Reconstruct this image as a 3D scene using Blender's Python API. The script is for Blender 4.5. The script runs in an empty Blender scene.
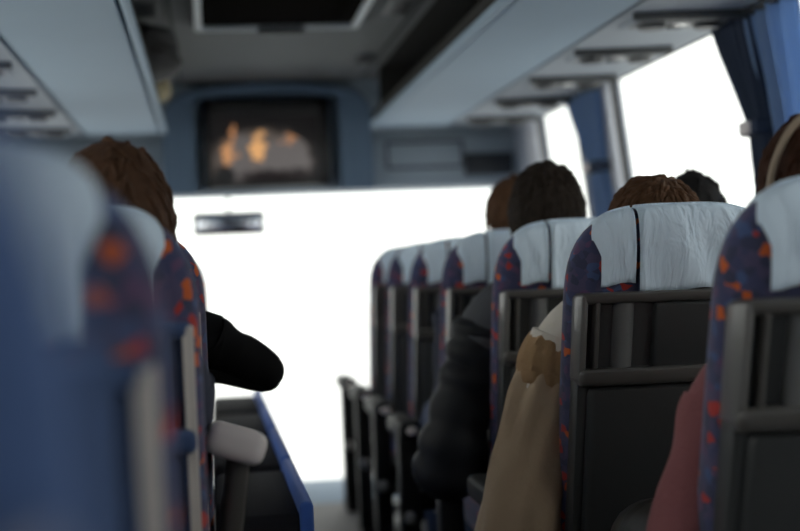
import bpy, bmesh, math, random
from mathutils import Vector, Matrix, noise
random.seed(7)
sc = bpy.context.scene
COL = sc.collection
PI = math.pi

# ------------------------------------------------------------------ camera, world, exposure
cam_d = bpy.data.cameras.new('camera')
cam = bpy.data.objects.new('camera', cam_d); COL.objects.link(cam)
cam_d.sensor_fit = 'HORIZONTAL'; cam_d.sensor_width = 36.0; cam_d.lens = 67.5
cam_d.clip_start = 0.02; cam_d.clip_end = 500
YAW, PITCH, ROLL = math.radians(7.26), math.radians(.22), math.radians(2.3)
fw = Vector((math.sin(YAW)*math.cos(PITCH), math.cos(YAW)*math.cos(PITCH), math.sin(PITCH)))
r0 = Vector((math.cos(YAW), -math.sin(YAW), 0)); u0 = r0.cross(fw)
rt = r0*math.cos(ROLL) - u0*math.sin(ROLL); up = u0*math.cos(ROLL) + r0*math.sin(ROLL)
cam.matrix_world = Matrix(((rt.x, up.x, -fw.x, 0), (rt.y, up.y, -fw.y, 0), (rt.z, up.z, -fw.z, 1.0), (0, 0, 0, 1)))
cam_d.dof.use_dof = True; cam_d.dof.focus_distance = 2.75; cam_d.dof.aperture_fstop = 2.2
sc.camera = cam

world = bpy.data.worlds.new('World'); sc.world = world; world.use_nodes = True
bg = world.node_tree.nodes['Background']
bg.inputs['Color'].default_value = (1.0, 0.985, 0.95, 1)
bg.inputs['Strength'].default_value = 2.3
sc.view_settings.view_transform = 'Standard'
sc.view_settings.look = 'None'
sc.view_settings.gamma = 1.0
sc.view_settings.use_curve_mapping = False
sc.view_settings.exposure = 0.0

# ------------------------------------------------------------------ materials
def mat(name, col, rough=.6, metal=0.0, bump=0.0, bscale=200, bdist=.002, bstretch=None, var=0.0, vscale=6, sheen=0.0, spec=.5):
    m = bpy.data.materials.new(name); m.use_nodes = True
    nt = m.node_tree; N = nt.nodes; L = nt.links
    p = N['Principled BSDF']
    p.inputs['Base Color'].default_value = (*col, 1); p.inputs['Roughness'].default_value = rough
    p.inputs['Metallic'].default_value = metal; p.inputs['Specular IOR Level'].default_value = spec
    if sheen: p.inputs['Sheen Weight'].default_value = sheen
    tc = N.new('ShaderNodeTexCoord')
    if var:
        nz = N.new('ShaderNodeTexNoise'); nz.inputs['Scale'].default_value = vscale; nz.inputs['Detail'].default_value = 5
        L.new(tc.outputs['Object'], nz.inputs['Vector'])
        mp = N.new('ShaderNodeMapRange'); mp.inputs['To Min'].default_value = 1-var; mp.inputs['To Max'].default_value = 1+var
        L.new(nz.outputs['Fac'], mp.inputs['Value'])
        mx = N.new('ShaderNodeVectorMath'); mx.operation = 'SCALE'; mx.inputs[0].default_value = col
        L.new(mp.outputs['Result'], mx.inputs['Scale']); L.new(mx.outputs['Vector'], p.inputs['Base Color'])
    if bump:
        n2 = N.new('ShaderNodeTexNoise'); n2.inputs['Scale'].default_value = bscale
        if bstretch:
            mpg = N.new('ShaderNodeMapping'); mpg.inputs['Scale'].default_value = bstretch; mpg.inputs['Rotation'].default_value = (0, .35, 0)
            n2.inputs['Detail'].default_value = 3; n2.inputs['Distortion'].default_value = .8
            L.new(tc.outputs['Object'], mpg.inputs['Vector']); L.new(mpg.outputs['Vector'], n2.inputs['Vector'])
        else: L.new(tc.outputs['Object'], n2.inputs['Vector'])
        b = N.new('ShaderNodeBump'); b.inputs['Strength'].default_value = bump; b.inputs['Distance'].default_value = bdist
        L.new(n2.outputs['Fac'], b.inputs['Height']); L.new(b.outputs['Normal'], p.inputs['Normal'])
    return m

def fleck_mat(name):
    m = bpy.data.materials.new(name); m.use_nodes = True
    nt = m.node_tree; N = nt.nodes; L = nt.links; p = N['Principled BSDF']
    p.inputs['Roughness'].default_value = .9; p.inputs['Sheen Weight'].default_value = .25
    p.inputs['Specular IOR Level'].default_value = .2
    tc = N.new('ShaderNodeTexCoord'); oi = N.new('ShaderNodeObjectInfo')
    ad = N.new('ShaderNodeVectorMath'); ad.operation = 'ADD'
    sc_ = N.new('ShaderNodeMath'); sc_.operation = 'MULTIPLY'; sc_.inputs[1].default_value = 7.0
    L.new(oi.outputs['Random'], sc_.inputs[0])
    L.new(tc.outputs['Object'], ad.inputs[0]); L.new(sc_.outputs[0], ad.inputs[1])
    wn = N.new('ShaderNodeTexNoise'); wn.inputs['Scale'].default_value = 40
    L.new(ad.outputs[0], wn.inputs['Vector'])
    w2 = N.new('ShaderNodeVectorMath'); w2.operation = 'SCALE'; w2.inputs['Scale'].default_value = .014
    L.new(wn.outputs['Color'], w2.inputs[0])
    a2 = N.new('ShaderNodeVectorMath'); a2.operation = 'ADD'
    L.new(ad.outputs[0], a2.inputs[0]); L.new(w2.outputs[0], a2.inputs[1])
    vo = N.new('ShaderNodeTexVoronoi'); vo.inputs['Scale'].default_value = 66
    L.new(a2.outputs[0], vo.inputs['Vector'])
    sp = N.new('ShaderNodeSeparateColor'); L.new(vo.outputs['Color'], sp.inputs[0])
    cr = N.new('ShaderNodeValToRGB'); cr.color_ramp.interpolation = 'CONSTANT'
    e = cr.color_ramp.elements
    stops = [(0, (.062, .066, .135)), (.30, (.085, .074, .14)), (.52, (.050, .054, .10)), (.72, (.07, .105, .22)), (.80, (.12, .07, .14)),
             (.90, (.42, .045, .04)), (.955, (.58, .12, .03))]
    e[0].position = 0; e[0].color = (*stops[0][1], 1); e[1].position = stops[1][0]; e[1].color = (*stops[1][1], 1)
    for q, c in stops[2:]:
        n = e.new(q); n.color = (*c, 1)
    L.new(sp.outputs[0], cr.inputs['Fac']); L.new(cr.outputs['Color'], p.inputs['Base Color'])
    return m

def glass_mat(name, tint=(1, 1, 1)):
    m = bpy.data.materials.new(name); m.use_nodes = True
    nt = m.node_tree; N = nt.nodes; L = nt.links
    for n in list(N):
        if n.type == 'BSDF_PRINCIPLED': N.remove(n)
    t = N.new('ShaderNodeBsdfTransparent'); t.inputs['Color'].default_value = (*tint, 1)
    g = N.new('ShaderNodeBsdfGlossy'); g.inputs['Roughness'].default_value = .02
    lw = N.new('ShaderNodeLayerWeight'); pw_ = N.new('ShaderNodeMath'); pw_.operation = 'POWER'; pw_.inputs[1].default_value = 5
    L.new(lw.outputs['Facing'], pw_.inputs[0]); f = N.new('ShaderNodeMath'); f.operation = 'MULTIPLY_ADD'; f.inputs[1].default_value = .5; f.inputs[2].default_value = .03; L.new(pw_.outputs[0], f.inputs[0])
    mx = N.new('ShaderNodeMixShader'); L.new(f.outputs[0], mx.inputs[0]); L.new(t.outputs[0], mx.inputs[1]); L.new(g.outputs[0], mx.inputs[2])
    L.new(mx.outputs[0], N['Material Output'].inputs['Surface'])
    return m

def curtain_mat(name, col, tr):
    m = bpy.data.materials.new(name); m.use_nodes = True
    nt = m.node_tree; N = nt.nodes; L = nt.links; p = N['Principled BSDF']
    p.inputs['Base Color'].default_value = (*col, 1); p.inputs['Roughness'].default_value = .85
    t = N.new('ShaderNodeBsdfTranslucent'); t.inputs['Color'].default_value = (*col, 1)
    mx = N.new('ShaderNodeMixShader'); mx.inputs[0].default_value = tr
    L.new(p.outputs[0], mx.inputs[1]); L.new(t.outputs[0], mx.inputs[2]); L.new(mx.outputs[0], N['Material Output'].inputs['Surface'])
    return m

def screen_mat(name):
    m = bpy.data.materials.new(name); m.use_nodes = True
    nt = m.node_tree; N = nt.nodes; L = nt.links; p = N['Principled BSDF']
    p.inputs['Base Color'].default_value = (.01, .01, .012, 1); p.inputs['Roughness'].default_value = .3
    tc = N.new('ShaderNodeTexCoord')
    base = None
    def mathn(op, a, b):
        n = N.new('ShaderNodeMath'); n.operation = op
        for i, v in enumerate((a, b)):
            if v is None: continue
            if isinstance(v, (int, float)): n.inputs[i].default_value = v
            else: L.new(v, n.inputs[i])
        return n.outputs[0]
    sep = N.new('ShaderNodeSeparateXYZ'); L.new(tc.outputs['UV'], sep.inputs[0])
    X, Y = sep.outputs[0], sep.outputs[1]
    nz = N.new('ShaderNodeTexNoise'); nz.inputs['Scale'].default_value = 9; L.new(tc.outputs['UV'], nz.inputs['Vector'])
    wob = mathn('MULTIPLY', mathn('SUBTRACT', nz.outputs['Fac'], .5), .25)
    def blob(cx, cy, sx, sy, soft=.6):
        dx = mathn('DIVIDE', mathn('SUBTRACT', mathn('ADD', X, wob), cx), sx); dy = mathn('DIVIDE', mathn('SUBTRACT', mathn('ADD', Y, wob), cy), sy)
        d = mathn('ADD', mathn('MULTIPLY', dx, dx), mathn('MULTIPLY', dy, dy))
        mr = N.new('ShaderNodeMapRange'); mr.interpolation_type = 'SMOOTHSTEP'
        mr.inputs['From Min'].default_value = 1 - soft; mr.inputs['From Max'].default_value = 1 + soft
        mr.inputs['To Min'].default_value = 1; mr.inputs['To Max'].default_value = 0
        L.new(d, mr.inputs['Value']); return mr.outputs['Result']
    em = None
    for (cx, cy, sx, sy, c, s) in ((.46, .30, .46, .46, (.12, .095, .08), .4), (.66, .28, .26, .36, (.16, .145, .14), .4), (.28, .30, .12, .42, (.15, .135, .13), .4),
                                   (.43, .50, .055, .22, (.95, .50, .20), .6), (.19, .72, .035, .12, (.62, .28, .12), .6),
                                   (.15, .42, .06, .15, (.75, .36, .15), .8), (.72, .62, .045, .08, (.55, .26, .12), .9),
                                   (.12, .10, .09, .16, (.01, .01, .01), .5), (.58, .06, .35, .10, (.015, .01, .01), .5)):
        mx = N.new('ShaderNodeMix'); mx.data_type = 'RGBA'
        L.new(blob(cx, cy, sx, sy, s), mx.inputs['Factor'])
        if em is None: mx.inputs['A'].default_value = (.008, .007, .007, 1)
        else: L.new(em, mx.inputs['A'])
        mx.inputs['B'].default_value = (*c, 1); em = mx.outputs['Result']
    L.new(em, p.inputs['Emission Color']); p.inputs['Emission Strength'].default_value = .75
    return m

M = dict(
    fabric=fleck_mat('patterned moquette'),
    shell_left=mat('shell plastic with blue haze tint', (.045, .075, .16), .7, bump=.3, bscale=400, spec=.2),  # blue haze of the blurred closest seat, put into the shell colour
    shell=mat('charcoal plastic', (.040, .042, .043), .42, spec=.4, bump=.25, bscale=500),
    shell_dark=mat('dark plastic', (.018, .018, .022), .8, spec=.08, bump=.2, bscale=500),
    upright=mat('grey plastic edge with painted highlight', (.14, .135, .13), .33),  # lighter than the frame: highlights on the corners painted into the colour
    rib=mat('grey plastic rib with painted highlight', (.15, .15, .15), .35),  # silver highlights on the rib painted in as a lighter grey
    frame=mat('grey plastic frame', (.085, .080, .075), .33),
    silver=mat('dull metal', (.42, .41, .40), .35, metal=.6),
    cover=mat('white cotton cover', (.68, .80, .92), .9, bump=1.0, bscale=16, bdist=.02, bstretch=(1.6, 1, .55), var=.05, vscale=20, spec=.15),
    blue_dim=mat('plain dusty blue upholstery', (.07, .13, .30), .9, sheen=.2),
    blue=mat('plain blue upholstery', (.045, .13, .48), .85, sheen=.2),
    black_pad=mat('black rubber pad', (.010, .010, .011), .6, spec=.2),
    edge=mat('shell edge painted as lit', (.46, .42, .39), .4),  # light falling on the left shells' aisle edge, painted as a paler colour
    light_pad=mat('pale grey plastic', (.72, .65, .64), .5),
    metal=mat('grey painted metal', (.16, .17, .18), .4, metal=.5),
    ceiling=mat('grey headliner', (.26, .27, .27), 1.0, bump=.3, bscale=300, var=.06, spec=.05),
    seam=mat('dark seam', (.05, .055, .06), .8),
    rack=mat('pale blue rack plastic', (.33, .43, .53), .65, var=.03, spec=.15),
    rack_in=mat('dark rack lining', (.05, .05, .048), 1.0, spec=.05),
    panel=mat('grey blue service panel', (.34, .38, .43), .65, spec=.15),
    vent=mat('dark vent plastic', (.035, .038, .042), .5), vent_mid=mat('grey vent plastic', (.16, .17, .18), .5),
    lens=mat('lamp lens', (.6, .6, .6), .2),
    header=mat('blue grey header', (.31, .38, .45), .6, var=.04),
    arch=mat('deep blue trim', (.105, .165, .25), .6),
    header_dark=mat('header slot', (.02, .025, .035), .4),
    wall=mat('grey blue wall', (.30, .34, .42), .7),
    pillar=mat('pale pillar', (.50, .52, .58), .6),
    rubber=mat('window rubber', (.02, .02, .02), .6),
    floor=mat('bus floor', (.08, .08, .085), .7, var=.2, vscale=30),
    stepm=mat('tan step floor', (.30, .22, .20), .7, var=.2, vscale=20),
    dash=mat('blue grey dashboard', (.16, .22, .29), .6, var=.1),
    ground=mat('road painted overexposed white', (.85, .85, .85), .9, var=.04, vscale=.4),  # white stands for the overexposed view outside, not for snow
    glass=glass_mat('window glass', (.97, .99, .98)),
    mirror=mat('mirror glass', (.7, .72, .78), .06, metal=1.0),
    black=mat('black plastic', (.012, .012, .013), .35),
    hatch=mat('hatch panel', (.014, .013, .012), 1.0, spec=0.0),
    hatch_f=mat('hatch frame', (.60, .66, .70), .5),
    cur_dark=curtain_mat('navy curtain', (.030, .045, .085), .12),
    cur_blue=curtain_mat('blue curtain', (.28, .42, .66), .55),
    skin=mat('skin', (.50, .30, .22), .55, var=.06),
    eye=mat('eye white', (.75, .73, .70), .25),
    iris=mat('iris', (.05, .03, .02), .2),
    lip=mat('lips', (.45, .18, .16), .5),
    hair_dark=mat('dark hair', (.024, .017, .013), .7, spec=.12, var=.5, vscale=60, bump=.8, bscale=160),
    hair_black=mat('black hair', (.010, .009, .009), .7, spec=.12, var=.5, vscale=60, bump=.8, bscale=160),
    hair_brown=mat('brown hair', (.085, .042, .022), .7, spec=.12, var=.5, vscale=60, bump=.8, bscale=160),
    hair_red=mat('red brown hair', (.042, .017, .010), .7, spec=.12, var=.5, vscale=60, bump=.8, bscale=160),
    hair_left=mat('chestnut hair', (.075, .038, .022), .7, spec=.12, var=.5, vscale=60, bump=.8, bscale=160),
    puffer=mat('black nylon', (.013, .014, .017), .6, spec=.2, bump=.5, bscale=40),
    puffer_yoke=mat('charcoal nylon', (.07, .073, .083), .7, spec=.2, bump=.4, bscale=60),
    coat=mat('beige canvas', (.44, .32, .21), .85, var=.12, vscale=14, bump=.5, bscale=90),
    coat_cuff=mat('tan knit', (.36, .22, .11), .9, bump=.8, bscale=120),
    cream=mat('cream knit', (.72, .66, .58), .95, bump=.8, bscale=120),
    maroon=mat('maroon knit', (.22, .075, .08), .9, bump=.8, bscale=120),
    jacket=mat('black jacket cloth', (.008, .008, .009), .9, spec=.1),
    navy=mat('navy cloth', (.03, .035, .06), .9),
    jeans=mat('denim', (.04, .06, .12), .9, var=.2, vscale=60),
    shoe=mat('dark leather', (.02, .018, .016), .4),
    band=mat('tan headband', (.28, .21, .15), .6),
    bag=mat('black bag cloth', (.012, .012, .013), .75, bump=.4, bscale=60),
    pouch=mat('straw coloured cloth', (.42, .36, .22), .8, bump=.4, bscale=60),
    screen=screen_mat('tv picture'),
)

# ------------------------------------------------------------------ mesh helpers
class MB:
    def __init__(s): s.bm = bmesh.new(); s.mi = 0; s.mats = []
    def use(s, m):
        if m not in s.mats: s.mats.append(m)
        s.mi = s.mats.index(m); return s
    def _fin(s, faces):
        for f in faces: f.material_index = s.mi; f.smooth = True
    def box(s, x0, x1, y0, y1, z0, z1, bev=0.0, seg=2, fn=None):
        t = bmesh.new(); bmesh.ops.create_cube(t, size=1)
        for v in t.verts:
            v.co = Vector((x0 if v.co.x < 0 else x1, y0 if v.co.y < 0 else y1, z0 if v.co.z < 0 else z1))
        if bev: bmesh.ops.bevel(t, geom=t.edges[:], offset=bev, segments=seg, profile=.5, affect='EDGES')
        s._merge(t, fn); return s
    def _merge(s, t, fn=None):
        if fn:
            for v in t.verts: v.co = Vector(fn(v.co))
        mp = {}
        for v in t.verts: mp[v] = s.bm.verts.new(v.co)
        fs = []
        for f in t.faces:
            try: fs.append(s.bm.faces.new([mp[v] for v in f.verts]))
            except ValueError: pass
        s._fin(fs); t.free()
    def rings(s, rings, cap0=True, cap1=True, closed=True):
        vs = [[s.bm.verts.new(p) for p in r] for r in rings]; fs = []
        n = len(rings[0])
        for a, b in zip(vs, vs[1:]):
            for i in range(n if closed else n-1):
                j = (i+1) % n
                fs.append(s.bm.faces.new((a[i], a[j], b[j], b[i])))
        if cap0 and closed: fs.append(s.bm.faces.new(vs[0][::-1]))
        if cap1 and closed: fs.append(s.bm.faces.new(vs[-1]))
        s._fin(fs); return s
    def tube(s, pts, rad, n=16, fold=None, flat=1.0, sub=6):
        """loft along a smoothed path; rad = list of radii; fold(t, angle) multiplies the radius"""
        P = [Vector(p) for p in pts]; path = []; rr = []
        m = len(P)
        for i in range(m-1):
            p0, p1, p2, p3 = P[max(i-1, 0)], P[i], P[i+1], P[min(i+2, m-1)]
            for k in range(sub):
                t = k/sub
                path.append(.5*((2*p1)+(p2-p0)*t+(2*p0-5*p1+4*p2-p3)*t*t+(3*p1-p0-3*p2+p3)*t**3)); rr.append(rad[i]*(1-t)+rad[i+1]*t)
        path.append(P[-1]); rr.append(rad[-1])
        ref = Vector((0, 1, .01)) if abs((P[-1]-P[0]).normalized().y) < .8 else Vector((1, 0, .01))
        rings = []
        L = len(path)
        for i, p in enumerate(path):
            d = (path[min(i+1, L-1)]-path[max(i-1, 0)]).normalized()
            a = (ref - d*ref.dot(d)).normalized(); b = d.cross(a)
            ring = []
            for k in range(n):
                th = 2*PI*k/n; r = rr[i]*(fold(i/(L-1), th) if fold else 1)
                ring.append(p + a*math.cos(th)*r*flat + b*math.sin(th)*r)
            rings.append(ring)
        return s.rings(rings)
    def ball(s, c, r, u=20, v=12, fn=None):
        t = bmesh.new(); bmesh.ops.create_uvsphere(t, u_segments=u, v_segments=v, radius=1)
        for w in t.verts: w.co = Vector((w.co.x*r[0], w.co.y*r[1], w.co.z*r[2])) + Vector(c)
        s._merge(t, fn); return s
    def cyl(s, p0, p1, r, n=16, r1=None):
        p0, p1 = Vector(p0), Vector(p1); d = (p1-p0).normalized()
        a = d.orthogonal().normalized(); b = d.cross(a); r1 = r if r1 is None else r1
        return s.rings([[p0+(a*math.cos(2*PI*k/n)+b*math.sin(2*PI*k/n))*r for k in range(n)],
                        [p1+(a*math.cos(2*PI*k/n)+b*math.sin(2*PI*k/n))*r1 for k in range(n)]])
    def prism(s, poly, y0, y1):
        """XZ polygon extruded along y"""
        return s.rings([[Vector((x, y0, z)) for x, z in poly], [Vector((x, y1, z)) for x, z in poly]])
    def mesh(s, name, angle=40, off=None):
        bmesh.ops.recalc_face_normals(s.bm, faces=s.bm.faces[:])
        if off:
            for v in s.bm.verts: v.co += Vector(off)
        me = bpy.data.meshes.new(name); s.bm.to_mesh(me); s.bm.free()
        for m in s.mats: me.materials.append(m)
        me.set_sharp_from_angle(angle=math.radians(angle))
        return me

def build(name, mb, m=None, parent=None, angle=40, off=None, sub=0):
    if m is not None and not mb.mats: mb.mats.append(m)
    o = bpy.data.objects.new(name, mb.mesh(name, angle, off)); COL.objects.link(o)
    if parent: o.parent = parent
    if sub:
        md = o.modifiers.new('smooth', 'SUBSURF'); md.levels = md.render_levels = sub
    return o
def thing(name, loc, label, cat, group=None):
    o = bpy.data.objects.new(name, None); COL.objects.link(o); o.location = loc; o.empty_display_size = .1
    return tag(o, label, cat, group)
def tag(o, label, cat, group=None):
    o['label'] = label; o['category'] = cat
    if group: o['group'] = group
    return o
def struct(name, mb, m, angle=40):
    o = build(name, mb, m, angle=angle); o['kind'] = 'structure'; return o
def copy_tree(o, parent=None):
    c = o.copy(); COL.objects.link(c); c.parent = parent
    for ch in [k for k in o.children]: copy_tree(ch, c)
    return c

# ------------------------------------------------------------------ the coach body
FZ = -.06
def wx(z, side=1):                       # inner face of the side wall at height z
    return (1.57 + max(0, 1.72-max(z, .55))*.11) if side > 0 else (-.95 - max(0, 1.72-max(z, .55))*.11)
WIN = [(6.25, 7.02), (4.06, 5.70), (2.45, 3.93), (.75, 2.05), (-1.1, .35)]
def side_wall(side, name):
    b = MB()
    def seg(y0, y1, z0, z1):
        q = 6; lo = [z0+(z1-z0)*k/q for k in range(q+1)]
        inn = [(wx(z, side), z) for z in lo]; out = [(wx(z, side)+.05*side, z) for z in reversed(lo)]
        b.prism(inn+out, y0, y1)
    seg(-1.5, 8.5, -1.2, .80); seg(-1.5, 8.5, 1.715, 2.06)
    ed = [-1.5] + [v for w in sorted(WIN) for v in w] + [7.65]
    for k in range(0, len(ed), 2): seg(ed[k], ed[k+1], .79, 1.72)
    struct(name, b, M['wall'])
side_wall(1, 'wall_right'); side_wall(-1, 'wall_left')
n = 0
for side in (1, -1):
    for (y0, y1) in WIN + [(7.65, 8.3)]:
        n += 1
        if side < 0 or True:
            f = MB(); e = .016
            def sh(p, side=side): return (wx(p.z, side)+p.x*side, p.y, p.z)
            for (a0, a1, c0, c1) in ((y0-.005, y0+e, .79, 1.72), (y1-e, y1+.005, .79, 1.72), (y0, y1, .79, .79+e), (y0, y1, 1.72-e, 1.72)):
                f.box(-.006, .03, a0, a1, c0, c1, fn=sh)
            fo = struct('window_%d' % n, f, M['rubber'])
            g = MB(); g.box(.018, .024, y0, y1, .79, 1.72, fn=sh)
            go = build('window_pane', g, M['glass'], fo)
b = MB(); b.box(-1.0, 1.62, -1.56, -1.5, -1.2, 2.06); struct('wall_back', b, M['wall'])
b = MB(); b.box(-1.06, 1.68, -1.5, 6.95, FZ-.06, FZ); struct('floor', b, M['floor'])
b = MB(); b.box(-1.06, 1.68, 6.95, 8.5, -.72, -.66); b.box(-1.06, 1.68, 6.95, 7.0, -.66, FZ-.06)
b.box(.15, .8, 7.0, 7.4, -.66, -.36, .01); struct('floor_step', b, M['stepm'])
b = MB(); b.box(-.96, 1.58, -1.5, 7.75, 1.98, 2.03); struct('ceiling', b, M['ceiling'])
for i, x in enumerate((-.105, .80)):
    b = MB(); b.box(x-.006, x+.006, -1.5, 7.45, 1.974, 1.981); struct('trim_%d' % (i+1), b, M['seam'])

# front header above the windscreen
b = MB()
b.box(-1.0, 1.62, 7.60, 7.95, 1.422, 1.985, .02)
b.box(.80, 1.62, 7.555, 7.62, 1.424, 1.69, .02)
b.box(-1.0, -.17, 7.555, 7.62, 1.424, 1.69, .02)
struct('wall_front', b, M['header'])
def arch_poly(x0, x1, z0, z1, r, nn=10, bulge=0.0):
    pts = [(x0, z0)]
    for k in range(nn+1):
        a = PI - PI/2*k/nn; pts.append((x0+r+r*math.cos(a), z1-r+r*math.sin(a)))
    for k in range(1, 9):
        t = k/9; pts.append((x0+r+(x1-x0-2*r)*t, z1+bulge*4*t*(1-t)))
    for k in range(nn+1):
        a = PI/2 - PI/2*k/nn; pts.append((x1-r+r*math.cos(a), z1-r+r*math.sin(a)))
    pts.append((x1, z0)); return pts
b = MB()
o_, i_ = arch_poly(-.20, .84, 1.424, 1.935, .15, bulge=.035), arch_poly(-.045, .675, 1.424, 1.895, .05, bulge=0.015)
for (A, B, y0, y1) in ((o_, i_, 7.44, 7.46),):
    k_ = len(A)
    V = lambda P, y: [Vector((x, y, z)) for x, z in P]
    b.rings([V(A, 7.62), V(A, 7.47), V([(x*.985+.005, z*.995) for x, z in A], 7.45), V(B, 7.45), V(B, 7.60)], False, False, closed=False)
struct('trim_3', b, M['arch'])
# flaps in the front header
b = MB(); b.box(.912, 1.313, 7.551, 7.56, 1.517, 1.661, .002); struct('trim_6', b, M['header_dark'])
h = build('header_flap', MB().box(.925, 1.30, 7.548, 7.56, 1.53, 1.648, .006), M['header'])
tag(h, 'blue grey flush flap in front header beside the dark slot', 'hatch')
h = tag(build('display_slot', MB().box(1.315, 1.565, 7.535, 7.56, 1.475, 1.588, .006), M['header_dark']), 'black rectangular display slot in the front header', 'display')

# windscreen
b = MB(); b.box(-1.0, 1.62, 8.32, 8.33, -.25, 1.62); wn = struct('window_20', b, M['glass'])
b = MB(); b.box(-1.05, 1.67, 8.3, 8.36, -.72, -.2, .01); struct('wall_nose', b, M['dash'])
b = MB()
for k in range(1):
    prof = [(7.72, -.70), (7.68, -.42), (7.72, -.33), (7.84, -.24), (8.0, -.16), (8.18, -.125), (8.29, -.13), (8.29, -.70)]
    b.rings([[Vector((x, y, z)) for y, z in prof] for x in (-1.0, -.4, .1, .3, .5, .75, 1.1, 1.6)])
b.box(-.05, .42, 7.85, 8.05, -.22, -.095, .03, 3)
b.box(.44, .62, 7.70, 7.80, -.38, -.28, .012)
d = tag(build('dashboard', b, M['dash']), 'blue grey dashboard under the windscreen', 'dashboard')

b = MB(); b.box(-40, 40, -20, 120, -1.75, -1.7); struct('ground', b, M['ground'])

# ------------------------------------------------------------------ overhead racks
def rack(side, name, label):
    mx = (lambda x: x) if side > 0 else (lambda x: .62 - x)
    Y0, Y1 = -1.4, 7.05
    t = thing(name, (mx(1.2), 3, 1.69), label, 'luggage rack')
    off = (-mx(1.2), -3, -1.69)
    # shelf, rounded at its front end
    lip = .79 if side > 0 else .795
    b = MB()
    poly = [(lip+.030, 1.69), (1.0, 1.686), (1.158, 1.69), (1.158, 1.72), (lip+.030, 1.72)]
    b.prism([(mx(x), z) for x, z in poly], Y0, Y1-.03)
    build('shelf', b, M['rack'], t, off=off)
    b = MB()
    for y0, y1 in ((Y0, Y1),):
        b.box(lip-.006, lip+.016, y0, y1, 1.680, 1.712, .007, 3)
        b.box(lip, 1.16, y1-.035, y1, 1.684, 1.725, .012, 3)
    for v in b.bm.verts: v.co.x = mx(v.co.x)
    build('lip', b, M['rack'], t, off=off)
    b = MB(); poly = [(1.180, 1.693), (1.572, 1.70), (1.572, 1.72), (1.180, 1.72)]
    b.prism([(mx(x), z) for x, z in poly], Y0, Y1)
    sp = build('service_panel', b, M['panel'], t, off=off)
    b = MB(); b.box(1.50, 1.515, Y0, Y1, 1.72, 1.975); b.box(lip+.01, 1.5, Y0, Y1-.02, 1.7205, 1.724); b.box(lip+.04, 1.515, Y1-.03, Y1-.02, 1.73, 1.975)
    b.box(lip+.06, 1.5, Y0, Y1, 1.972, 1.978); b.box(lip, lip+.012, Y0, Y1-.03, 1.708, 1.755, .003)
    for v in b.bm.verts: v.co.x = mx(v.co.x)
    build('lining', b, M['rack_in'], t, off=off)
    for y in [4.17-.68*5 + .68*k for k in range(10)]:
        if y > 6.95: continue
        b = MB()
        b.box(1.225, 1.51, y-.10, y+.12, 1.682, 1.699, .006)
        for v in b.bm.verts: v.co.x = mx(v.co.x)
        u = build('vent_unit', b, M['panel'], t, off=off)
        def sub(nm, mb, m):
            for v in mb.bm.verts: v.co.x = mx(v.co.x)
            return build(nm, mb, m, u, off=off)
        b = MB(); b.box(1.20, 1.53, y-.120, y-.100, 1.672, 1.70, .004); sub('gasper_slot', b, M['vent'])
        b = MB(); b.box(1.24, 1.495, y-.075, y+.085, 1.679, 1.69, .004); sub('recess', b, M['vent_mid'])
        for x in (1.285, 1.45):
            b = MB(); b.cyl((x, y, 1.69), (x, y, 1.664), .045, 18, .036); sub('air_nozzle', b, M['vent'])
        b = MB(); b.cyl((1.367, y-.02, 1.69), (1.367, y-.02, 1.672), .028, 16, .022); sub('lamp_lens', b, M['lens'])
        b = MB(); b.box(1.345, 1.39, y+.03, y+.06, 1.672, 1.69, .004); sub('button', b, M['vent'])
    return t
rack(1, 'luggage_rack', 'pale blue overhead rack above the side windows with curtains')
rack(-1, 'luggage_rack', 'pale blue overhead rack with a black bag poking out')

# bags on the left rack
b = MB()
def lump(c, r, seed, amp=.16, u=28, v=18, p=2.6):
    def fn(co):
        q = Vector(((co.x-c[0])/r[0], (co.y-c[1])/r[1], (co.z-c[2])/r[2]))
        l = (abs(q.x)**p+abs(q.y)**p+abs(q.z)**p)**(1/p) or 1
        q = q/l * (1 + amp*noise.noise(q*1.7+Vector((seed, 0, 0))) + amp*.4*noise.noise(q*5+Vector((0, seed, 0))))
        z = c[2]+q.z*r[2]
        return (c[0]+q.x*r[0], c[1]+q.y*r[1], z)
    return fn
t = thing('travel_bag', (-.32, 5.55, 1.726), 'black cloth bag bulging over the edge of the overhead rack', 'bag')
c = (-.275, 5.55, 1.832); r = (.20, .30, .105)
b = MB().ball(c, r, 28, 18, lump(c, r, 3)); build('bag_body', b, M['bag'], t, off=(.32, -5.55, -1.726))
b = MB().tube([(-.18, 5.40, 1.86), (-.135, 5.45, 1.80), (-.125, 5.55, 1.76), (-.14, 5.66, 1.80), (-.18, 5.72, 1.86)], [.014]*5, 8)
build('strap', b, M['bag'], t, off=(.32, -5.55, -1.726))
c = (-.245, 6.22, 1.80); r = (.115, .13, .075)
o = build('pouch', MB().ball(c, r, 24, 16, lump(c, r, 9)), M['pouch']); tag(o, 'straw coloured pouch beside the black bag on the overhead rack', 'bag')

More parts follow.
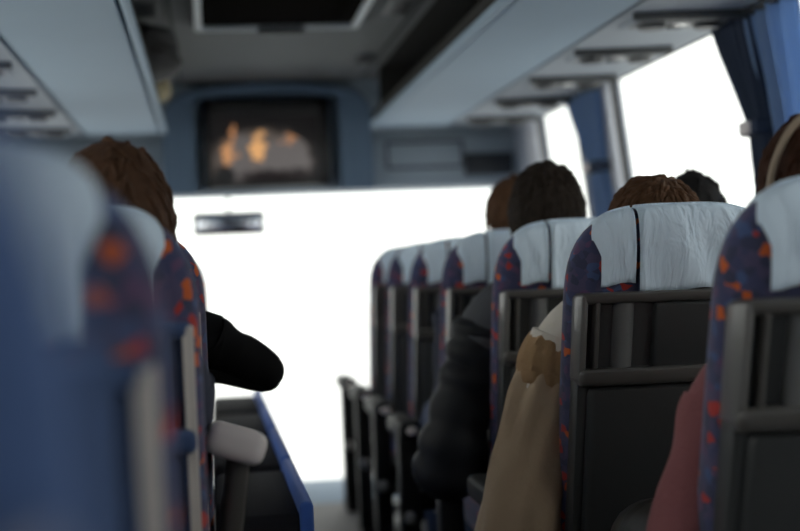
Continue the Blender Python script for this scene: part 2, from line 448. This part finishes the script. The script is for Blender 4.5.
# ceiling hatch and vents
t = thing('ceiling_hatch', (.31, 5.5, 1.98), 'black ceiling hatch panel in a pale frame', 'hatch')
off = (-.31, -5.5, -1.98)
b = MB()
x0, x1, y0, y1, w = -.02, .61, 4.9, 5.78, .028
b.box(x0, x0+w, y0, y1, 1.945, 1.982, .006); b.box(x1-w, x1, y0, y1, 1.945, 1.982, .006); b.box(x0, x1, y1-w, y1, 1.945, 1.982, .006); b.box(x0, x1, y0, y0+w, 1.945, 1.982, .006)
build('hatch_frame', b, M['hatch_f'], t, off=off)
build('hatch_panel', MB().box(x0+w, x1-w, y0+w, y1-w, 1.962, 1.98), M['hatch'], t, off=off)
build('handle', MB().box(.22, .40, y1-.045, y1-.02, 1.93, 1.95, .006), M['seam'], t, off=off)
vl = ['slotted dark ceiling grille beside %s' % s for s in ('the open rack with the bag', 'the open rack, close to the front header', 'the curtained side, near the hatch', 'the curtained side, close to the front header')]
for i, (x, y) in enumerate(((-.19, 5.45), (-.19, 6.75), (.74, 5.5), (.74, 6.8))):
    b = MB(); b.box(x-.05, x+.05, y-.14, y+.14, 1.973, 1.982, .003)
    o = build('ceiling_grille', b, M['vent_mid']); tag(o, vl[i], 'grille', 'ceiling grilles')
    for k in range(6):
        b = MB(); b.box(x-.038, x+.038, y-.121+.044*k, y-.099+.044*k, 1.9695, 1.9745, .002); build('slot', b, M['vent'], o)

# television in the header
t = thing('television', (.315, 7.5, 1.455), 'black boxy television showing warm orange lights, set in front header', 'television')
off = (-.315, -7.5, -1.455)
b = MB()
x0, x1, z0, z1 = .005, .623, 1.448, 1.884
ys = 7.50
b.box(x0, x0+.03, ys-.015, ys+.1, z0, z1, .006); b.box(x1-.05, x1, ys-.015, ys+.1, z0, z1, .006)
b.box(x0, x1, ys-.015, ys+.1, z1-.075, z1, .006); b.box(x0, x1, ys-.015, ys+.1, z0, z0+.03, .006)
b.box(x0, x1, ys+.03, ys+.1, z0, z1)
build('casing', b, M['black'], t, off=off)
me = bpy.data.meshes.new('screen')
bm = bmesh.new(); uvl = bm.loops.layers.uv.new('UVMap'); G = 10
gv = [[bm.verts.new((x0+.03+(x1-x0-.08)*i/G, ys+.012-.018*(1-((2*i/G-1)**2+(2*j/G-1)**2)/2), z0+.03+(z1-z0-.105)*j/G)) for j in range(G+1)] for i in range(G+1)]
for i in range(G):
    for j in range(G):
        f = bm.faces.new((gv[i][j], gv[i+1][j], gv[i+1][j+1], gv[i][j+1])); f.smooth = True
        for l, (a, c) in zip(f.loops, ((i, j), (i+1, j), (i+1, j+1), (i, j+1))): l[uvl].uv = (a/G, c/G)
for v in bm.verts: v.co += Vector(off)
bm.to_mesh(me); bm.free(); me.materials.append(M['screen'])
so = bpy.data.objects.new('screen', me); COL.objects.link(so); so.parent = t

# interior mirror
t = thing('rear_view_mirror', (.115, 8.0, 1.29), 'wide dark rear view mirror hanging in the windscreen', 'mirror')
off = (-.115, -8.0, -1.29)
b = MB().box(-.075, .305, 7.995, 8.03, 1.228, 1.352, .012, 3); build('housing', b, M['black'], t, off=off)
b = MB().box(-.058, .288, 7.990, 7.996, 1.245, 1.336, .002); build('mirror_glass', b, M['mirror'], t, off=off)
b = MB().tube([(.115, 8.02, 1.33), (.115, 8.05, 1.40), (.115, 7.93, 1.45)], [.008, .008, .008], 8); build('stalk', b, M['black'], t, off=off)

# ------------------------------------------------------------------ curtains
def curtain(name, ytop, ymid, ybot, ztie, m, label, tie=True, folds=6, xin=.045, depth=.022):
    zt, zb = 1.69, .83
    NV, NU = 30, folds*8
    rows = []
    for j in range(NV+1):
        z = zt + (zb-zt)*j/NV
        if z > ztie: k = ((zt-z)/(zt-ztie)); k = k**1.2; a = [ytop[i]*(1-k)+ymid[i]*k for i in (0, 1)]
        else: k = (ztie-z)/(ztie-zb); k = k**.8; a = [ymid[i]*(1-k)+ybot[i]*k for i in (0, 1)]
        row = []
        for i in range(NU+1):
            u = i/NU
            y = a[0]*(1-u)+a[1]*u
            x = wx(z) - xin - depth*math.sin(2*PI*folds*u + .7*math.sin(3*u)) - .006*noise.noise(Vector((u*6, z*4, 1)))
            row.append(Vector((x, y, z)))
        rows.append(row)
    yc = (ymid[0]+ymid[1])/2
    t = thing(name, (wx(zt)-xin, yc, zb), label, 'curtain')
    off = (-(wx(zt)-xin), -yc, -zb)
    b = MB(); b.rings(rows, closed=False); o = build('cloth', b, m, t, 180, off)
    md = o.modifiers.new('thick', 'SOLIDIFY'); md.thickness = .003
    b = MB(); b.box(wx(zt)-xin-.015, wx(zt)-xin+.015, min(ytop)-.02, max(ytop)+.02, zt-.008, zt+.012, .004); build('rail', b, M['vent'], t, off=off)
    if tie:
        x = wx(ztie)-xin
        b = MB(); b.box(x-.045, x+.035, min(ymid)-.015, max(ymid)+.015, ztie-.022, ztie+.022, .012, 3); tb = build('tie_back', b, M['cur_dark'], t, off=off)
        b = MB(); b.box(x-.052, x-.04, yc-.035, yc+.045, ztie-.018, ztie+.018, .005); build('clip', b, M['light_pad'], tb, off=off)
    return t
curtain('curtain', (4.31, 4.06), (4.13, 4.02), (4.17, 4.02), 1.365, M['cur_dark'], 'navy curtain clipped together beside the largest side window', folds=5)
curtain('curtain', (4.10, 3.74), (4.02, 3.76), (3.98, 3.76), 1.0, M['cur_blue'], 'sunlit blue curtain hanging straight behind the clipped navy one', tie=False, folds=4, xin=.03, depth=.018)
curtain('curtain', (6.15, 5.72), (5.95, 5.78), (5.98, 5.76), 1.385, M['cur_blue'], 'blue curtain clipped at the pillar next to the small side window', folds=5)
b = MB(); b.box(0, .02, 5.68, 5.80, .80, 1.715, fn=lambda p: (wx(p.z)-p.x, p.y, p.z)); struct('trim_4', b, M['pillar'])
b = MB(); b.box(0, .02, 7.0, 7.2, .80, 1.715, fn=lambda p: (wx(p.z)-p.x, p.y, p.z)); struct('trim_5', b, M['pillar'])

# ------------------------------------------------------------------ seats
TAN = .325; HT = 1.105
ZO = (0, 0, -FZ)
def tl(p):                                # (x, depth, height) of the upright back -> reclined
    return (p[0], p[1]+(HT-p[2])*TAN, p[2])
def dims(h):
    """half width and half depth of the padded back at height h"""
    w0, d0 = .213, .058
    h0 = .90
    if h <= h0: return w0, d0 + .01*math.sin(max(0, min(1, (h-.4)/.5))*PI)
    q = min(1, (h-h0)/(HT-h0))
    return w0*(1-q**3.4)**(1/3.4), (d0)*(1-q**2.8)**(1/2.8)
def make_seat(s, arm, plain=False):
    """s = +1: aisle side at -x (right-hand rows); s = -1 mirrored"""
    ax = -s
    t = bpy.data.objects.new('coach_seat', None); COL.objects.link(t); t.empty_display_size = .1
    b = MB(); ex = 2.7; n = 40
    hs = [.34, .345] + [.36+.05*k for k in range(11)] + [.90+.205*math.sin(PI/2*k/12) for k in range(1, 13)]
    rings = []
    for i, h in enumerate(hs):
        w, d = dims(h)
        if i == 0: w, d = w*.9, d*.7
        w = max(w, .02); d = max(d, .004)
        ring = []
        for k in range(n):
            a = 2*PI*k/n; c_, s_ = math.cos(a), math.sin(a)
            ring.append(Vector(tl((math.copysign(abs(c_)**(2/ex), c_)*w, math.copysign(abs(s_)**(2/ex), s_)*d, h))))
        rings.append(ring)
    b.rings(rings); build('backrest', b, M['blue_dim'] if plain else M['fabric'], t, 60, ZO)
    # seat cushion
    b = MB(); b.box(-.213, .213, .16, .66, .26, .40, .045, 4)
    for v in b.bm.verts: v.co.z += .03*max(0, (v.co.y-.3))
    build('seat_cushion', b, M['fabric'], t, 60, ZO)
    # cotton headrest cover: two panels that meet at a slit
    b = MB()
    def cover(xa, xb, hem, lift, slant=0.0):
        NX, NS = 24, 18; rows = []
        for i in range(NX+1):
            x = xa+(xb-xa)*i/NX; x_ = x
            q = min(1, (abs(x)+.0)/.219)
            htop = .90+(HT+.006-.90)*(max(0, 1-q**3.4))**(1/3.4)
            row = []
            def pt(h, sgn):
                x = x_ + slant*(1-i/NX)*min(1, max(0, (1.098-h)/.085))**.8
                w, d = dims(min(h, htop-.0005)); w += .006; d += .007+lift
                k = max(0, 1-min(1, abs(x)/w)**ex)**(1/ex)
                y = sgn*d*k
                if sgn < 0: y -= (.012*max(0, noise.noise(Vector((x*30+h*6, h*10, lift*900)))) + .006*abs(noise.noise(Vector((x*60-h*25, h*18, 3))))) * min(1, (htop-h)*12) + .006*(1+math.sin(x*62+h*12+lift*300))*min(1, (htop-h)*6)
                return Vector(tl((x, y, h)))
            he = hem + .004*math.sin(x*40)
            for k in range(NS+1):
                f = k/NS; h = he+(htop-.001-he)*math.sin(f*PI/2); row.append(pt(h, -1))
            for k in range(NS-1, -1, -1):
                f = k/NS; h = .92+(htop-.001-.92)*math.sin(f*PI/2); row.append(pt(h, 1))
            rows.append(row)
        b.rings(rows, closed=False)
    if s > 0: cover(-.199, -.090, .958, .001, .044); cover(-.084, .182, .943, .005)
    else: cover(.199, .090, .958, .001, -.044); cover(-.182, .084, .943, .005)
    o = build('headrest_cover', b, M['cover'], t, 80, ZO)
    md = o.modifiers.new('cloth', 'SOLIDIFY'); md.thickness = .003; md.offset = 0
    # rear shell
    fx = (lambda p: tl(p)) if s > 0 else (lambda p: tl((-p[0], p[1], p[2])))
    b = MB()
    b.box(-.198, .198, -.072, -.015, .16, .94, .01, 2, fx)                     # back board behind everything
    b.box(-.180, .198, -.096, -.03, .14, .762, .016, 3, fx)                  # lower panel
    b.box(-.201, -.174, -.082, -.01, .13, .80, .010, 2, fx)                 # side wing
    b.box(-.201, .201, -.070, -.02, .10, .16, .01, 2, fx)
    b.box(-.055, .199, -.096, -.03, .775, .922, .010, 3, fx)                # flush flap
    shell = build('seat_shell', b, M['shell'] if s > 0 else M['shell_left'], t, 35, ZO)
    b = MB()
    b.box(-.201, .201, -.100, -.01, .922, .944, .009, 3, fx)                # top bar
    pass
    b.box(-.174, -.164, -.098, -.01, .785, .93, .004, 2, fx)                 # inner upright
    b.box(-.2015, .201, -.112, -.01, .763, .798, .012, 3, fx)               # shelf bar
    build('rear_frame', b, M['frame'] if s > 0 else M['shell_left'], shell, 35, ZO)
    b = MB(); b.box(-.2025, -.188, -.100, -.01, .12 if s < 0 else .775, .940, .006, 2, fx)
    build('upright', b, M['upright'] if s > 0 else M['edge'], shell, 35, ZO)
    b = MB()
    rr = [[Vector(fx((-.113+.021*math.cos(PI*k/8), -.070-.022*math.sin(PI*k/8), h))) for k in range(9)] for h in (.792, .80, .86, .924)]
    b.rings(rr, closed=False); build('rib', b, M['rib'], shell, 60, ZO)
    # pedestal
    b = MB(); b.box(-.2, .2, .2, .62, .215, .262, .008); build('seat_pan', b, M['metal'], t, 40, ZO)
    for x in (-.13, .13):
        b = MB(); b.box(x-.02, x+.02, .28, .5, -.035, .22, .008); b.box(x-.035, x+.035, .22, .56, FZ, -.03, .006); build('leg', b, M['metal'], t, 40, ZO)
    # aisle armrest
    X = lambda u: ax*u
    def bx(mb, u0, u1, *a, **k): a0, a1 = sorted((X(u0), X(u1))); mb.box(a0, a1, *a, **k)
    if arm == 'post':
        b = MB(); bx(b, .258, .330, .24, .60, .475, .530, bev=.016, seg=3)
        a = build('armrest', b, M['black_pad'], t, 40, ZO)
        b = MB(); bx(b, .20, .30, .34, .40, .24, .30, bev=.01); build('bracket', b, M['black_pad'], a, 40, ZO)
        b = MB(); bx(b, .272, .332, .25, .34, -.035, .49, bev=.01); bx(b, .258, .328, .24, .46, FZ, -.03, bev=.01); build('armrest_post', b, M['black_pad'], a, 40, ZO)
        b = MB(); b.ball((X(.306), .262, .235), (.022, .022, .026), 14, 10); b.cyl((X(.306), .262, .20), (X(.30), .285, .08), .012, 10)
        build('lever', b, M['silver'], a, 60, ZO)
        b = MB(); b.ball((X(.29), .236, .505), (.02, .008, .014), 12, 8); build('end_cap', b, M['light_pad'], a, 60, ZO)
    elif arm == 'panel':
        b = MB(); bx(b, .216, .392, .10, .80, .12, .53, bev=.02, seg=3); a = build('armrest', b, M['shell_dark'], t, 40, ZO)
        b = MB(); bx(b, .380, .408, .09, .82, .10, .555, bev=.012, seg=3); build('side_panel', b, M['blue'], a, 40, ZO)
    elif arm == 'raised':
        b = MB(); b.box(-.045, .045, -.02, .30, -.025, .025, .018, 4)
        mt = Matrix.Translation((X(.256), .16, .758)) @ Matrix.Rotation(math.radians(-5), 4, 'X') @ Matrix.Rotation(math.radians(18*ax), 4, 'Y')
        for v in b.bm.verts: v.co = mt @ v.co
        a = build('armrest', b, M['light_pad'], t, 40, ZO)
        b = MB(); b.tube([(X(.20), .30, .45), (X(.24), .25, .60), (X(.262), .22, .745)], [.022, .02, .018], 10); build('armrest_bracket', b, M['frame'], a, 60, ZO)
    return t
GA, GL = 'coach seats along the curtained windows', 'coach seats along the opposite side of the aisle'
rightX, leftX = .895, -.257
pr = make_seat(1, 'post'); pw = make_seat(1, None)
pl = make_seat(-1, 'panel'); pl0 = make_seat(-1, None, True); pl1 = make_seat(-1, None); plr = make_seat(-1, 'raised')
RY = [1.93, 2.80, 3.54, 4.36, 5.08, 5.74, 6.40]
RL = ['patterned coach seat with white cover, sharp dark shell beside the maroon sleeve',
      'patterned coach seat with white cover between maroon sleeve and beige coat',
      'patterned coach seat with white cover, between beige coat and black puffer jacket',
      'patterned coach seat whose back is half hidden by the black puffer sleeve',
      'patterned coach seat just ahead of the seat hidden by puffer sleeve',
      'second coach seat from the windscreen in the curtained-side row',
      'coach seat closest to the windscreen, at end of curtained-side row']
def put(o, first, x, y, label, group):
    c = o if first else copy_tree(o)
    c.location = (x, y, FZ); tag(c, label, 'seat', group); return c
for i, y in enumerate(RY): put(pr, i == 0, rightX, y, RL[i], GA)
put(pw, True, 1.337, 3.56, 'window-side coach seat under the black-haired head by the side window', GA)
put(pl0, True, -.241, .34, 'very blurred blue coach seat at the picture edge, closest of all', GL)
put(pl1, True, leftX+.012, 1.12, 'blurred coach seat with white cover, between the closest blue seat and raised pale armrest', GL)
put(plr, True, leftX+.030, 2.05, 'blurred coach seat with pale armrest raised into the aisle', GL)
put(pl, True, leftX+.035, 2.86, 'coach seat with blue side panel behind the black-sleeved elbow', GL)
put(pl, False, leftX+.035, 3.64, 'blue-panelled coach seat directly ahead of the black-sleeved elbow', GL)
put(pl, False, leftX+.035, 4.42, 'blue-panelled coach seat second from the dashboard, across the aisle', GL)
put(pl, False, leftX+.035, 5.22, 'blue-panelled coach seat closest to the dashboard, across the aisle', GL)

# ------------------------------------------------------------------ people
def skin_body(verts, edges, radii, root):
    me = bpy.data.meshes.new('skel'); me.from_pydata(verts, edges, []); me.update()
    o = bpy.data.objects.new('skel', me); COL.objects.link(o)
    md = o.modifiers.new('skin', 'SKIN'); md.use_smooth_shade = True; md.branch_smoothing = .6
    for i, r in enumerate(radii):
        sv = me.skin_vertices[0].data[i]; sv.radius = (r, r); sv.use_root = (i == root)
    s = o.modifiers.new('sub', 'SUBSURF'); s.levels = 1; s.render_levels = 1
    dg = bpy.context.evaluated_depsgraph_get(); dg.update()
    ev = o.evaluated_get(dg); m2 = bpy.data.meshes.new_from_object(ev)
    bpy.data.objects.remove(o); bpy.data.meshes.remove(me)
    return m2
def head_fn(c, turn=0.0, tilt=0.0):
    """unit-ish head coordinates (metres, face towards +y) -> world of the person"""
    R = Matrix.Rotation(turn, 3, 'Z') @ Matrix.Rotation(tilt, 3, 'Y'); C = Vector(c)
    return lambda p: C + R @ Vector(p)
def add_head(mb, H):
    def skull(p):
        x, y, z = p
        if z < 0:
            k = -z/.115; x *= 1-.32*k; y = y*(1-.25*k) + .03*k
        if y > 0: y *= .93
        g = lambda a, b, c_, s: math.exp(-((x-a)**2+(z-c_)**2)/(2*s*s)) if y > b else 0
        y += .022*math.exp(-(x/.011)**2)*math.exp(-((z+.022)/.02)**2)*(y > 0) + .008*math.exp(-(x/.012)**2)*math.exp(-((z-.005)/.02)**2)*(y > 0)
        y -= .010*g(.032, 0, .012, .012) + .010*g(-.032, 0, .012, .012)
        y += .006*math.exp(-(x/.02)**2)*math.exp(-((z+.062)/.008)**2)*(y > 0)
        return H((x, y, z))
    mb.use(M['skin']); mb.ball((0, 0, 0), (.076, .096, .115), 40, 28, skull)
    for s in (1, -1):
        mb.ball((s*.078, -.005, -.005), (.012, .022, .032), 10, 8, lambda p: H(p)); 
        mb.use(M['eye']); mb.ball((s*.032, .076, .012), (.012, .012, .010), 10, 8, lambda p: H(p))
        mb.use(M['iris']); mb.ball((s*.032, .0855, .012), (.005, .004, .005), 8, 6, lambda p: H(p)); mb.use(M['skin'])
    mb.use(M['lip']); mb.ball((0, .083, -.062), (.022, .007, .006), 12, 8, lambda p: H(p)); mb.use(M['skin'])
def hair_mesh(H, seed, vol=1.0, long=0.0, tufts=480, top=1.0):
    mb = MB(); rnd = random.Random(seed)
    t = bmesh.new(); bmesh.ops.create_uvsphere(t, u_segments=48, v_segments=30, radius=1)
    kill = []
    for v in t.verts:
        q = v.co.copy()
        lim = -.62 - long + (.78+long)*max(0, min(1, (q.y+.15)/.7))
        if q.z < lim or (q.y > .62 and q.z < .45): kill.append(v)
    bmesh.ops.delete(t, geom=kill, context='VERTS')
    def sur(q, extra=0):
        k = 1.13*vol + .04*noise.noise(q*2.2+Vector((seed, 0, 0))) + .02*noise.noise(Vector((q.x*11, q.y*11, q.z*3.5))+Vector((0, seed, 0))) + extra
        x, y, z = q.x*.080*k, q.y*.100*k, q.z*.118*k*(top if q.z > 0 else 1)
        if z < -.05: x *= 1-.6*(-z-.05)*3
        return (x, y-.004, z)
    for v in t.verts: v.co = Vector(sur(v.co))
    mb._merge(t, lambda p: H(p))
    for k in range(tufts):
        a = rnd.uniform(0, 2*PI); z = rnd.uniform(-.25, .98); rr_ = math.sqrt(max(0, 1-z*z)); q = Vector((math.cos(a)*rr_, math.sin(a)*rr_, z))
        if q.y > .5 and q.z < .5: continue
        crown = Vector((.12, -.35, .93)); tg = (q-crown)*1.0 + Vector((rnd.uniform(-.35, .35), rnd.uniform(-.35, .35), rnd.uniform(-.35, .25))); tg = (tg-q*tg.dot(q)).normalized()
        l = rnd.uniform(.25, .5)
        p0 = Vector(sur(q, -.05)); p1 = Vector(sur((q+tg*l*.5).normalized(), rnd.uniform(.0, .025))); p2 = Vector(sur((q+tg*l).normalized(), rnd.uniform(-.03, .04)))
        mb.tube([H(p0), H(p1), H(p2)], [.006, .0055, .0008], 5, sub=3)
    if long:
        for k in range(26):
            a = PI*1.02 + PI*.96*k/25
            q = Vector((math.cos(a), math.sin(a), -.1)).normalized(); p0 = Vector(sur(q))
            mb.tube([H(p0), H(p0+Vector((0, -.01, -.10))), H(p0*.95+Vector((0, -.0, -.15-.16*long)))], [.022, .02, .006], 8, sub=4)
    return mb
def hand(mb, wrist, d, upv, side):
    """five-fingered relaxed hand from the wrist along d, knuckles towards upv, thumb on `side`"""
    d = Vector(d).normalized(); upv = Vector(upv); upv = (upv-d*upv.dot(d)).normalized(); lat = d.cross(upv)*side; W = Vector(wrist)
    mb.tube([W-d*.03, W, W+d*.04, W+d*.085], [.024, .024, .036, .030], 14, flat=.55) if False else None
    rings = []
    for k, (u, w, h) in enumerate(((-.02, .024, .02), (.015, .027, .018), (.05, .040, .015), (.085, .041, .013), (.095, .034, .009))):
        rings.append([W+d*u+lat*math.cos(2*PI*j/14)*w+upv*math.sin(2*PI*j/14)*h for j in range(14)])
    mb.rings(rings)
    for f, (o, l) in enumerate(((-.03, .060), (-.010, .074), (.010, .080), (.030, .072))):
        b0 = W+d*.082+lat*o
        mb.tube([b0-d*.015, b0+d*l*.4, b0+d*l*.72-upv*l*.28, b0+d*l*.82-upv*l*.6], [.0095, .009, .008, .006], 8, sub=4)
    b0 = W+d*.03+lat*.03
    mb.tube([b0-lat*.012, b0+lat*.022+d*.022, b0+lat*.030+d*.052-upv*.01, b0+lat*.026+d*.072-upv*.016], [.013, .011, .010, .007], 8, sub=4)

def person(loc, label, group, head, lean=(0, 0), elbowL=(-.27, .26, .62), elbowR=(.27, .26, .62), handL=None, handR=None, shL=None, shR=None,
           turn=0.0, hair=None, top=None, top_name='sweater', puff=False, arm_r=(.075, .062, .05), vol=1.0, long=0.0, tufts=480, htop=1.0, yoke=None, legs='jeans', low=0.0, htilt=0.0):
    hx, hy, hz = head
    base = Vector((hx*.55, .155, .98-low)); chest = Vector((hx*.35, .185, .80-low*.6)); waist = Vector((0, .25, .60)); pel = Vector((0, .31, .475))
    SL = Vector(shL or (hx*.4-.185, .185, .895-low)); SR = Vector(shR or (hx*.4+.185, .185, .895-low))
    EL, ER = Vector(elbowL), Vector(elbowR)
    HL = Vector(handL or (-.10, .50, .56)); HR = Vector(handR or (.10, .50, .56))
    nb = Vector((hx*.8, hy-.02, hz-.085))
    P = [pel, waist, chest, base, nb, SL, EL, HL, SR, ER, HR]
    Ed = [(0, 1), (1, 2), (2, 3), (3, 4), (2, 5), (5, 6), (6, 7), (2, 8), (8, 9), (9, 10)]
    Rr = [.12, .115, .12, .062, .052, .058, .042, .028, .058, .042, .028]
    Rr[5] = Rr[8] = min(.058, arm_r[0]*.85); Rr[6] = Rr[9] = min(.042, arm_r[1]*.75); Rr[7] = Rr[10] = min(.028, arm_r[2]*.7)
    for s in (-1, 1):
        i = len(P); P += [Vector((s*.09, .34, .475)), Vector((s*.12, .70, .50)), Vector((s*.13, .715, .04)), Vector((s*.135, .80, -.015))]
        Ed += [(0, i), (i, i+1), (i+1, i+2), (i+2, i+3)]; Rr += [.085, .06, .042, .034]
    me = skin_body([tuple(p) for p in P], Ed, Rr, 0)
    mb = MB(); mb.use(M['skin']); mb.bm.from_mesh(me); bpy.data.meshes.remove(me)
    for f in mb.bm.faces: f.material_index = 0; f.smooth = True
    H = head_fn(head, turn, htilt)
    add_head(mb, H)
    hand(mb, HL, HL-EL, (0, 0, 1), -1); hand(mb, HR, HR-ER, (0, 0, 1), 1)
    o = build('person', mb, None, None, 70, ZO); o.location = (loc[0], loc[1], FZ)
    tag(o, label, 'person', group)
    if hair: build('hair', hair_mesh(H, abs(hash(label)) % 1 + len(label)*.37, vol, long, tufts, htop), hair, o, 70, ZO)
    # upper garment
    b = MB(); mt = top or M['navy']
    b.use(yoke or mt)
    fo = None
    rs = []
    yk = yoke or mt
    prof = [(pel+Vector((0, -.0, -.03)), .17, .115), (pel+Vector((0, 0, .06)), .175, .12), (waist, .168, .115), (chest, .19, .12), (chest*.4+base*.6, .165, .10), (base, .085, .075), (base*.7+nb*.3, .066, .064)]
    for c_, w, d_ in prof:
        ax_ = Vector((0, -.35, .94)).normalized(); fwv = Vector((0, .94, .35))
        rs.append([c_+Vector((1, 0, 0))*math.cos(2*PI*k/24)*w*(1+.02*math.sin(5*k))+fwv*math.sin(2*PI*k/24)*d_ for k in range(24)])
    b.rings(rs)
    def fold(t, a):
        if puff: return 1 + .20*abs(math.sin(t*PI*11.0+.3*math.sin(a)))**.7 - .10 + .03*math.sin(a*3+t*9)
        return 1 + .05*math.sin(t*26+1.3*math.sin(a*2)) + .04*math.sin(a*3+t*7)
    for S, E, Hn in ((SL, EL, HL), (SR, ER, HR)):
        inn = chest*.3+base*.7
        b.use(yk); b.tube([inn, S*.75+inn*.25, S+(E-S)*.18], [arm_r[0]*.95, arm_r[0]*1.05, arm_r[0]*1.02], 20)
        b.use(mt); b.tube([S+(E-S)*.05, S*.55+E*.45, E, E*.5+Hn*.5, E*.06+Hn*.94], [arm_r[0], (arm_r[0]+arm_r[1])/2, arm_r[1], (arm_r[1]+arm_r[2])/2, arm_r[2]*.9], 24, fold, sub=12)
    build(top_name, b, None, o, 60, ZO)
    b = MB()
    for s in (-1, 1):
        b.tube([(s*.06, .27, .475), (s*.10, .45, .485), (s*.12, .66, .50), (s*.123, .715, .46), (s*.13, .715, .25), (s*.13, .715, .03)], [.10, .095, .078, .076, .064, .058], 18, lambda t, a: 1+.02*math.sin(t*40+2*math.sin(a)))
    b.ball((0, .28, .475), (.17, .13, .10), 20, 12)
    build('trousers', b, M[legs], o, 60, ZO)
    for s in (-1, 1):
        b = MB(); b.tube([(s*.13, .66, -.010), (s*.13, .72, .0), (s*.135, .80, -.012), (s*.14, .90, -.028), (s*.14, .925, -.036)], [.036, .044, .042, .034, .018], 14); 
        for v in b.bm.verts: v.co.z = max(v.co.z, FZ+.002)
        build('shoe', b, M['shoe'], o, 60, ZO)
    return o, H

# dark-haired passenger in the black puffer jacket
pA, _ = person((rightX, 3.54), 'person with tousled dark hair in a black puffer jacket, head above the white seat cover', None,
    head=(-.026, .25, 1.132), hair=M['hair_dark'], top=M['puffer'], yoke=M['puffer_yoke'], top_name='puffer_jacket', puff=True, shL=(-.195, .20, .875),
    elbowL=(-.318, .22, .50), handL=(-.18, .50, .52), arm_r=(.080, .080, .06), vol=1.04, tufts=680, htop=.97)
pB, _ = person((rightX, 4.36), 'person with brown hair partly hidden behind the tousled dark-haired head', None,
    head=(.065, .25, 1.15), hair=M['hair_brown'], top=M['navy'], top_name='sweater', turn=.5, tufts=320, shL=(-.14, .19, .88), elbowL=(-.15, .30, .62))
pC, _ = person((rightX, 2.80), 'person with flat brown hair and cream sweater, beige coat slipped off the shoulder', None,
    head=(.018, .20, 1.046), hair=M['hair_brown'], top=M['cream'], top_name='sweater', shL=(-.175, .20, .870), elbowL=(-.27, .235, .56), handL=(-.16, .48, .53), arm_r=(.066, .050, .045), tufts=600, low=.03, vol=1.12, htop=.88)
# the slipped-off coat hangs round the arm
b = MB()
def cfold(t, a): return 1 + (.10*math.sin(a*7+t*3)*(1-t)**1.5)*.6 + .07*math.sin(a*4+t*6) + .04*math.sin(a*9-t*5) + .03*math.sin(t*17+a)
b.use(M['coat']); b.tube([(-.205, .215, .78), (-.22, .22, .72), (-.248, .23, .60), (-.285, .24, .46), (-.305, .26, .32)], [.066, .076, .084, .090, .092], 40, cfold, sub=10)
b.tube([(-.13, .25, .62), (-.17, .27, .45), (-.19, .30, .30)], [.08, .10, .10], 30, cfold, sub=8)
co = build('coat', b, None, pC, 60, ZO)
b = MB(); b.tube([(-.185, .205, .835), (-.196, .207, .815), (-.205, .213, .785), (-.212, .216, .755)], [.064, .074, .075, .066], 40, lambda t, a: 1+.05*math.sin(a*14+t*5)+.03*math.sin(a*5), sub=8)
build('gathered_collar', b, M['coat_cuff'], co, 60, ZO)
pD, _ = person((1.337, 3.56), 'person with smooth black hair at the window beyond the brown-haired head', None,
    head=(-.078, .24, 1.098), hair=M['hair_black'], top=M['navy'], tufts=160, elbowR=(.18, .27, .62), vol=1.0)
pE, HE = person((rightX, 1.93), 'person with dark reddish hair and tan headband in a maroon sweater', None,
    head=(.030, .24, 1.085), hair=M['hair_red'], top=M['maroon'], shL=(-.140, .215, .80), legs='shoe', elbowL=(-.228, .22, .53), handL=(-.12, .45, .51), arm_r=(.062, .062, .046), tufts=440, long=.3, low=.02)
b = MB(); ring = []
for k in range(25):
    a = -.15+PI*1.1*k/24
    ring.append(HE((math.cos(a)*.098, -.035-.02*math.sin(a), math.sin(a)*.137)))
b.tube(ring, [.006]*25, 8, sub=2); build('headband', b, M['band'], pE, 60, ZO)
pF, _ = person((leftX+.022, 2.05), 'blurred person with chestnut hair behind the nearest white seat cover', None,
    head=(.095, .25, 1.080), hair=M['hair_left'], top=M['navy'], tufts=240, shR=(.165, .22, .86), elbowR=(.15, .30, .60), low=.02, elbowL=(-.2, .3, .6))
pG, _ = person((leftX+.035, 2.86), 'person in black jacket with one elbow raised into the aisle', None,
    head=(0, .24, 1.06), hair=M['hair_dark'], top=M['jacket'], top_name='jacket', shR=(.205, .20, .885), elbowR=(.330, .26, .803), handR=(.10, .44, .83), arm_r=(.056, .038, .040), low=.02)
